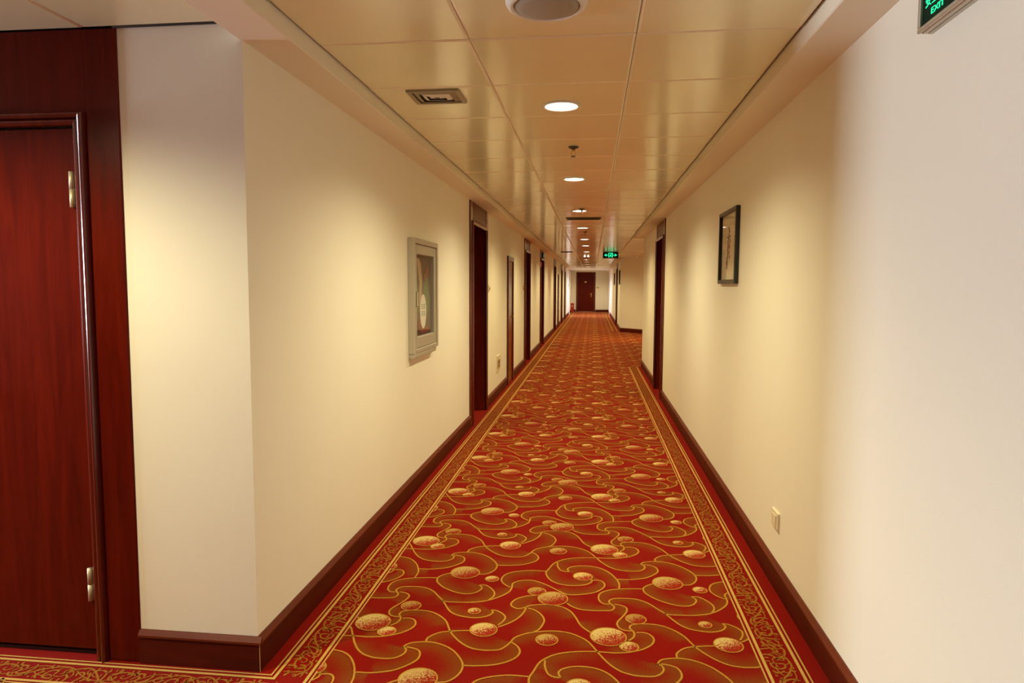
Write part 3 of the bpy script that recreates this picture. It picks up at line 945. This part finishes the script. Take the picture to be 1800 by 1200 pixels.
def slot_vent(x0, x1, y0, y1, label):
    o = empty('slot_vent', ((x0+x1)/2, (y0+y1)/2, ZC), 0, label, 'vent', 'dark slot vents across the ceiling')
    hx, hy = (x1-x0)/2, (y1-y0)/2
    b = MB(); ring(b, hx, hy, .02, -.008, .001); b.build('frame', M_dark, o)
    MB().box(-hx+.02, hx-.02, -hy+.02, hy-.02, -.002, .001).build('throat', M_black, o)
    for k in range(3):
        yy = -hy+.02 + (2*hy-.04)*(k+.5)/3
        MB().box(-hx+.02, hx-.02, yy-.004, yy+.004, -.007, -.001).build('blade', M_dark, o)
slot_vent(-.355, .095, 9.0, 9.26, 'dark slot vent across the ceiling beyond the third downlight')
slot_vent(-.84, -.51, 17.75, 18.1, 'dark slot vent at the ceiling left edge near the green exit sign')

o = empty('twin_emergency_light', (-.193, 20.45, ZC), 0, 'pair of small round emergency lamps on the far ceiling', 'lamp')
MB().box(-.10, .10, -.05, .05, -.006, .001, .002).build('body', M_plwhite, o)
for s in (-1, 1):
    MB().lathe([(.028, -.006), (.026, -.012), (.014, -.016)], (s*.052, 0, 0), 16).build('lamp_head', M_lens, o)
    L = bpy.data.lights.new('twin_bulb', 'SPOT')
    L.energy, L.color, L.spot_size, L.spot_blend, L.shadow_soft_size = LAMP_W*.42, LAMP_COL2, math.radians(LAMP_CONE), 1.0, .02
    lo = bpy.data.objects.new('bulb', L)
    COL.objects.link(lo)
    lo.parent = o
    lo.location = (s*.052, 0, -.03)

o = empty('dome_camera', (-1.0, 36.0, ZC), 0, 'small black dome camera at the far left ceiling corner', 'camera')
MB().lathe([(.06, .001), (.06, -.02), (.05, -.03)], (0, 0, 0), 20).build('mount', M_plwhite, o)
MB().lathe([(.048, -.03), (.042, -.055), (.025, -.075), (.004, -.082)], (0, 0, 0), 20).build('dome', M_black, o)

# ------------------------------------------------------------------ exit signs
def text_mesh(body, size, name, mat, parent, loc, rot, depth=.001, align='CENTER', xs=1.0):
    cu = bpy.data.curves.new(name, 'FONT')
    cu.body = body
    cu.size = size
    cu.align_x = align
    cu.align_y = 'CENTER'
    cu.extrude = depth
    t = bpy.data.objects.new('tmp_text', cu)
    COL.objects.link(t)
    dg = bpy.context.evaluated_depsgraph_get()
    dg.update()
    me = bpy.data.meshes.new_from_object(t.evaluated_get(dg))
    bpy.data.objects.remove(t)
    me.materials.clear()
    o = mesh_obj(name, me, mat, parent)
    o.location = loc
    o.rotation_euler = rot
    o.scale = (xs, 1, 1)
    return o
# the sign high on the right wall: local x to the right as seen from the corridor, y out of the wall
o = empty('exit_sign', (XR, 1.775, 2.05), PI/2, 'green lit exit sign in a metal frame high on the right wall', 'sign')
# local x -> world +y, local y -> world -x; the sign reads towards local -x
SH = .155
b = MB()
b.box(-.185, .185, -.002, .012, .008, SH-.008)
b.box(-.185, .185, .012, .030, .008, SH-.008, .003)
b.build('housing', M_alu, o)
b = MB()
for x0, x1, z0, z1 in ((-.185, .185, .008, .020), (-.185, .185, SH-.020, SH-.008), (-.185, -.172, .020, SH-.020), (.172, .185, .020, SH-.020)): b.box(x0, x1, .030, .040, z0, z1, .002)
b.build('frame', M_alu, o)
MB().box(-.172, .172, .030, .033, .020, SH-.020).build('face', M_signface, o)
R_ = (PI/2, 0, PI)
text_mesh('安全出口', .034, 'lettering', M_green, o, (.090, .0335, .074), R_)
text_mesh('EXIT', .022, 'lettering', M_green, o, (.092, .0335, .043), R_, xs=1.5)
b = MB()
# running figure and arrow on the right half of the face (towards local -x)
b.prism([(-.005, .120), (-.028, .120), (-.034, .030), (-.018, .030)], .0332, .0345)
b.prism([(-.055, .085), (-.105, .085), (-.105, .105), (-.140, .075), (-.105, .045), (-.105, .065), (-.055, .065)], .0332, .0345)
b.build('arrow', M_green, o)

# hanging double-arrow sign further down
o = empty('exit_sign', (.447, 18.0, 2.285), 0, 'green lit exit sign with two arrows hanging from the far ceiling', 'sign')
b = MB()
b.box(-.20, .20, -.03, .03, -.165, -.002, .004)
b.build('housing', M_black, o)
MB().box(-.185, .185, -.033, -.030, -.150, -.016).build('face', M_signface, o)
def arrow_poly(s):
    return [(s*.062, -.078), (s*.105, -.078), (s*.105, -.045), (s*.165, -.083), (s*.105, -.121), (s*.105, -.090), (s*.062, -.090)]
for s in (-1, 1):
    MB().prism(arrow_poly(s), -.036, -.033).build('arrow', M_green, o)
b = MB()
b.prism([(-.058, -.025), (.058, -.025), (.058, -.142), (.042, -.142), (.042, -.040), (-.042, -.040), (-.042, -.142), (-.058, -.142)], -.036, -.033)
b.build('doorway_symbol', M_green, o)
b = MB()
b.prism([(.012+.015*math.cos(a), -.060+.015*math.sin(a)) for a in [k*PI/5 for k in range(10)]], -.036, -.033)
b.prism([(-.015, -.075), (.012, -.078), (.034, -.092), (.030, -.100), (.008, -.092), (.018, -.112), (.034, -.138), (.022, -.142), (.000, -.112), (-.018, -.122), (-.036, -.142), (-.040, -.132), (-.022, -.110), (-.010, -.094), (-.028, -.100), (-.034, -.092)], -.036, -.033)
b.build('running_figure', M_green, o)

o = empty('exit_sign', (XL+.011, 16.16, 1.985), -PI/2, 'small dull green exit sign above the third left door', 'sign')
MB().box(-.19, .19, 0, .03, .055, .19, .003).build('housing', M_black, o)
MB().box(-.175, .175, .03, .033, .066, .18).build('face', M_signface, o)
b = MB()
b.prism([(-.06, .11), (-.06, .13), (-.11, .13), (-.11, .15), (-.155, .12), (-.11, .09), (-.11, .11)], .033, .035)
b.prism([(.06, .11), (.06, .13), (.11, .13), (.11, .15), (.155, .12), (.11, .09), (.11, .11)], .033, .035)
b.box(-.045, .045, .033, .035, .08, .165)
b.build('arrow_symbols', M_greendim, o)

# ------------------------------------------------------------------ wall fittings
# poster cabinet on the left wall. local x -> world -y (origin at far edge), local y out
o = empty('poster_cabinet', (XL, 5.05, .92), -PI/2, 'grey metal framed glass poster cabinet on the left wall', 'cabinet')
CW, CH = .69, .79
b = MB(); ring_ = b
def frame_xz(mb, x0, x1, z0, z1, wl, wr, wb, wt, y0, y1, bev=.003):
    mb.box(x0, x0+wl, y0, y1, z0, z1, bev); mb.box(x1-wr, x1, y0, y1, z0, z1, bev)
    mb.box(x0+wl, x1-wr, y0, y1, z0, z0+wb, bev); mb.box(x0+wl, x1-wr, y0, y1, z1-wt, z1, bev)
frame_xz(b, 0, CW, .03, CH, .035, .035, .03, .035, 0, .045)
b.build('outer_frame', M_alu, o)
b = MB(); frame_xz(b, .037, CW-.037, .062, CH-.037, .06, .06, .075, .065, 0, .036)
dr = b.build('door_frame', M_alu, o)
MB().box(CW-.085, CW-.062, .036, .050, .34, .44, .004).build('latch', M_steel, dr)
MB().box(0.06, CW, 0, .042, 0, .028, .003).build('bottom_ledge', M_alu, o)
M_post = simple('poster_print', (.045, .022, .012), .5, var=.5, scale=9)
MB().box(.09, CW-.09, .002, .008, .13, CH-.10).build('poster', M_post, o)
px0, px1 = .10, CW-.10
def poly_part(name, mat, poly, y0=.008, y1=.0095): return MB().prism(poly, y0, y1).build(name, mat, o)
poly_part('pale_stem', simple('poster_cream', (.42, .30, .16), .5), [(.36, .30), (.42, .30), (.43, .42), (.42, .50), (.47, .60), (.50, .66), (.44, .67), (.38, .63), (.35, .52), (.36, .42)])
M_leaf = simple('poster_green', (.05, .13, .02), .5, var=.4, scale=20)
M_flow = simple('poster_red', (.17, .018, .01), .5, var=.4, scale=20)
def blob(cx, cz, rx, rz, n=14, s=0):
    rnd = random.Random(s)
    return [(cx+rx*math.cos(2*PI*k/n)*rnd.uniform(.75, 1.1), cz+rz*math.sin(2*PI*k/n)*rnd.uniform(.75, 1.1)) for k in range(n)]
for k, (cx, cz, rx, rz) in enumerate(((.22, .45, .07, .12), (.20, .36, .06, .08), (.50, .38, .06, .12), (.54, .27, .04, .08))): poly_part('green_leaves', M_leaf, blob(cx, cz, rx, rz, s=k), .008, .0085+.0004*k)
for k, (cx, cz, rx, rz) in enumerate(((.21, .58, .05, .045), (.27, .54, .03, .03), (.30, .17, .16, .03), (.44, .21, .05, .03))): poly_part('red_flowers', M_flow, blob(cx, cz, rx, rz, s=9+k), .008, .0104+.0003*k)
ov = poly_part('oval_label', simple('label_white', (.80, .80, .72), .5), [(.33+.085*math.cos(2*PI*k/24), .30+.12*math.sin(2*PI*k/24)) for k in range(24)], .010, .0125)
b = MB()
for zz in (.335, .285):
    for xx in (.285, .315, .345, .375):
        b.box(xx-.011, xx+.011, .0125, .0132, zz+.012, zz+.016); b.box(xx-.011, xx+.011, .0125, .0132, zz-.002, zz+.002)
        b.box(xx-.002, xx+.002, .0125, .0132, zz-.016, zz+.018); b.box(xx-.011, xx+.011, .0125, .0132, zz-.017, zz-.013)
b.build('label_lettering', M_greenprint, ov)
MB().box(.088, CW-.088, .018, .021, .128, CH-.098).build('glass_pane', M_glass, o)

# framed pictures
def picture(loc, rz, W, Hh, label, seed, name='framed_picture'):
    o = empty(name, loc, rz, label, 'picture', 'black framed pictures on the right wall')
    b = MB(); frame_xz(b, 0, W, 0, Hh, .028, .028, .026, .026, 0, .026, .003)
    b.build('frame', M_black, o)
    p = MB().box(.024, W-.024, .002, .006, .022, Hh-.022).build('paper', M_paper, o)
    MB().box(.026, W-.026, .012, .0145, .024, Hh-.024).build('glass_pane', M_glass, o)
    rnd = random.Random(seed)
    b = MB()
    x, z = W*.62, Hh*.20
    stem = []
    for k in range(9):
        stem.append((x, .0075, z))
        x += rnd.uniform(-.02, .012); z += Hh*.07
    b.tube(stem, .0035, 5)
    for k in range(16):
        sx, _, sz = stem[rnd.randrange(2, 9)]
        a = rnd.uniform(0, 2*PI); l = rnd.uniform(.02, .06)
        ex, ez = sx+l*math.cos(a), sz+l*.7*math.sin(a)
        ex = min(max(ex, .05), W-.05)
        b.tube([(sx, .0072, sz), ((sx+ex)/2, .0072, (sz+ez)/2+.006), (ex, .0072, ez)], rnd.uniform(.0018, .0045), 4)
    for k in range(5):
        b.box(.06+.05*k, .07+.05*k, .006, .0068, Hh*.80-.008*(k % 3), Hh*.80+.018+.006*(k % 2))
    tag(b.build('ink_drawing', M_ink, p), kind='stuff')
    b = MB()
    for k in range(4): b.prism(blob(W*.48+rnd.uniform(-.05, .06), Hh*(.36+.07*k), .012, .014, 9, seed+k), .006, .0082+.0002*k)
    b.build('red_blossom', M_inkred, p)
    return o
picture((XR, 4.275, 1.42), PI/2, .555, .468, 'black framed ink drawing under glass, nearest on the right wall', 3)
picture((XR, 22.3, 1.46), PI/2, .555, .468, 'dark framed picture on the corner past the side passage', 5)
picture((XR, 27.6, 1.46), PI/2, .555, .468, 'dark framed picture beyond the far right door', 8)

o = empty('wall_socket', (XR, 3.205, .278), PI/2, 'small cream wall plate low on the right wall', 'socket')
MB().box(0, .112, -.001, .011, 0, .082, .004, 2).build('plate', M_plastic, o)
MB().box(.022, .090, .011, .0145, .016, .066, .003).build('rocker', M_plastic, o)

o = empty('wall_socket', (XL, 8.80, .305), -PI/2, 'brass trimmed cream socket plate between left door and narrow panel', 'socket')
MB().box(0, .29, -.001, .010, 0, .215, .004, 2).build('plate', M_plastic, o)
for x0 in (.03, .155):
    MB().box(x0, x0+.105, .010, .015, .05, .165, .003).build('cover', M_ochre, o)
b = MB()
b.box(.06, .20, .015, .017, .128, .140); b.box(.124, .138, .015, .017, .070, .128)
b.build('dark_slots', M_dark, o)

def small_plate(name, x, y, z, rz, wd, hh, mat, label, cat, knob=True):
    o = empty(name, (x, y, z), rz, label, cat)
    MB().box(-wd/2, wd/2, -.001, .009, -hh/2, hh/2, .003, 2).build('plate', mat, o)
    if knob: MB().lathe([(wd*.24, .009), (wd*.24, .014), (wd*.16, .018)], (0, 0, 0), 14, 'Y').build('button', M_brass, o)
small_plate('doorbell', XL, 7.86, 1.37, -PI/2, .08, .085, M_plastic, 'small brass doorbell plate past the first left door', 'doorbell')
small_plate('doorbell', XL, 11.84, 1.37, -PI/2, .08, .085, M_brass, 'small brass doorbell plate before the second left door', 'doorbell')
small_plate('wall_switch', XL+.012, 33.6, 1.46, -PI/2, .12, .12, M_brass, 'brown wall plate near the far left end', 'switch')
small_plate('direction_plate', .265, YE, 1.33, PI, .17, .07, M_brass, 'brass plate on the end wall right of the door', 'plate', False)

o = empty('alarm_sounder', (XL, 15.42, 1.885), -PI/2, 'small fire alarm sounder before the third left door', 'alarm')
MB().box(-.055, .055, -.001, .03, -.055, .055, .006, 2).build('base', M_plwhite, o)
MB().lathe([(.045, .03), (.042, .05), (.02, .058)], (0, 0, 0), 18, 'Y').build('strobe', M_red, o)

# red extinguisher box on the floor at the far end
o = empty('extinguisher_box', (-1.085, 37.55, 0), 0, 'red fire extinguisher box standing at the far left end', 'box')
MB().box(-.085, .085, -.11, .11, .012, .46, .008, 2).build('body', M_red, o)
MB().box(-.09, .09, -.115, .115, .46, .485, .006, 2).build('lid', M_red, o)
MB().box(-.05, .05, -.118, -.110, .30, .36, .003).build('handle', M_steel, o)
for sx in (-1, 1):
    for sy in (-1, 1): MB().box(sx*.07-.012, sx*.07+.012, sy*.09-.012, sy*.09+.012, .0015, .012).build('foot', M_dark, o)
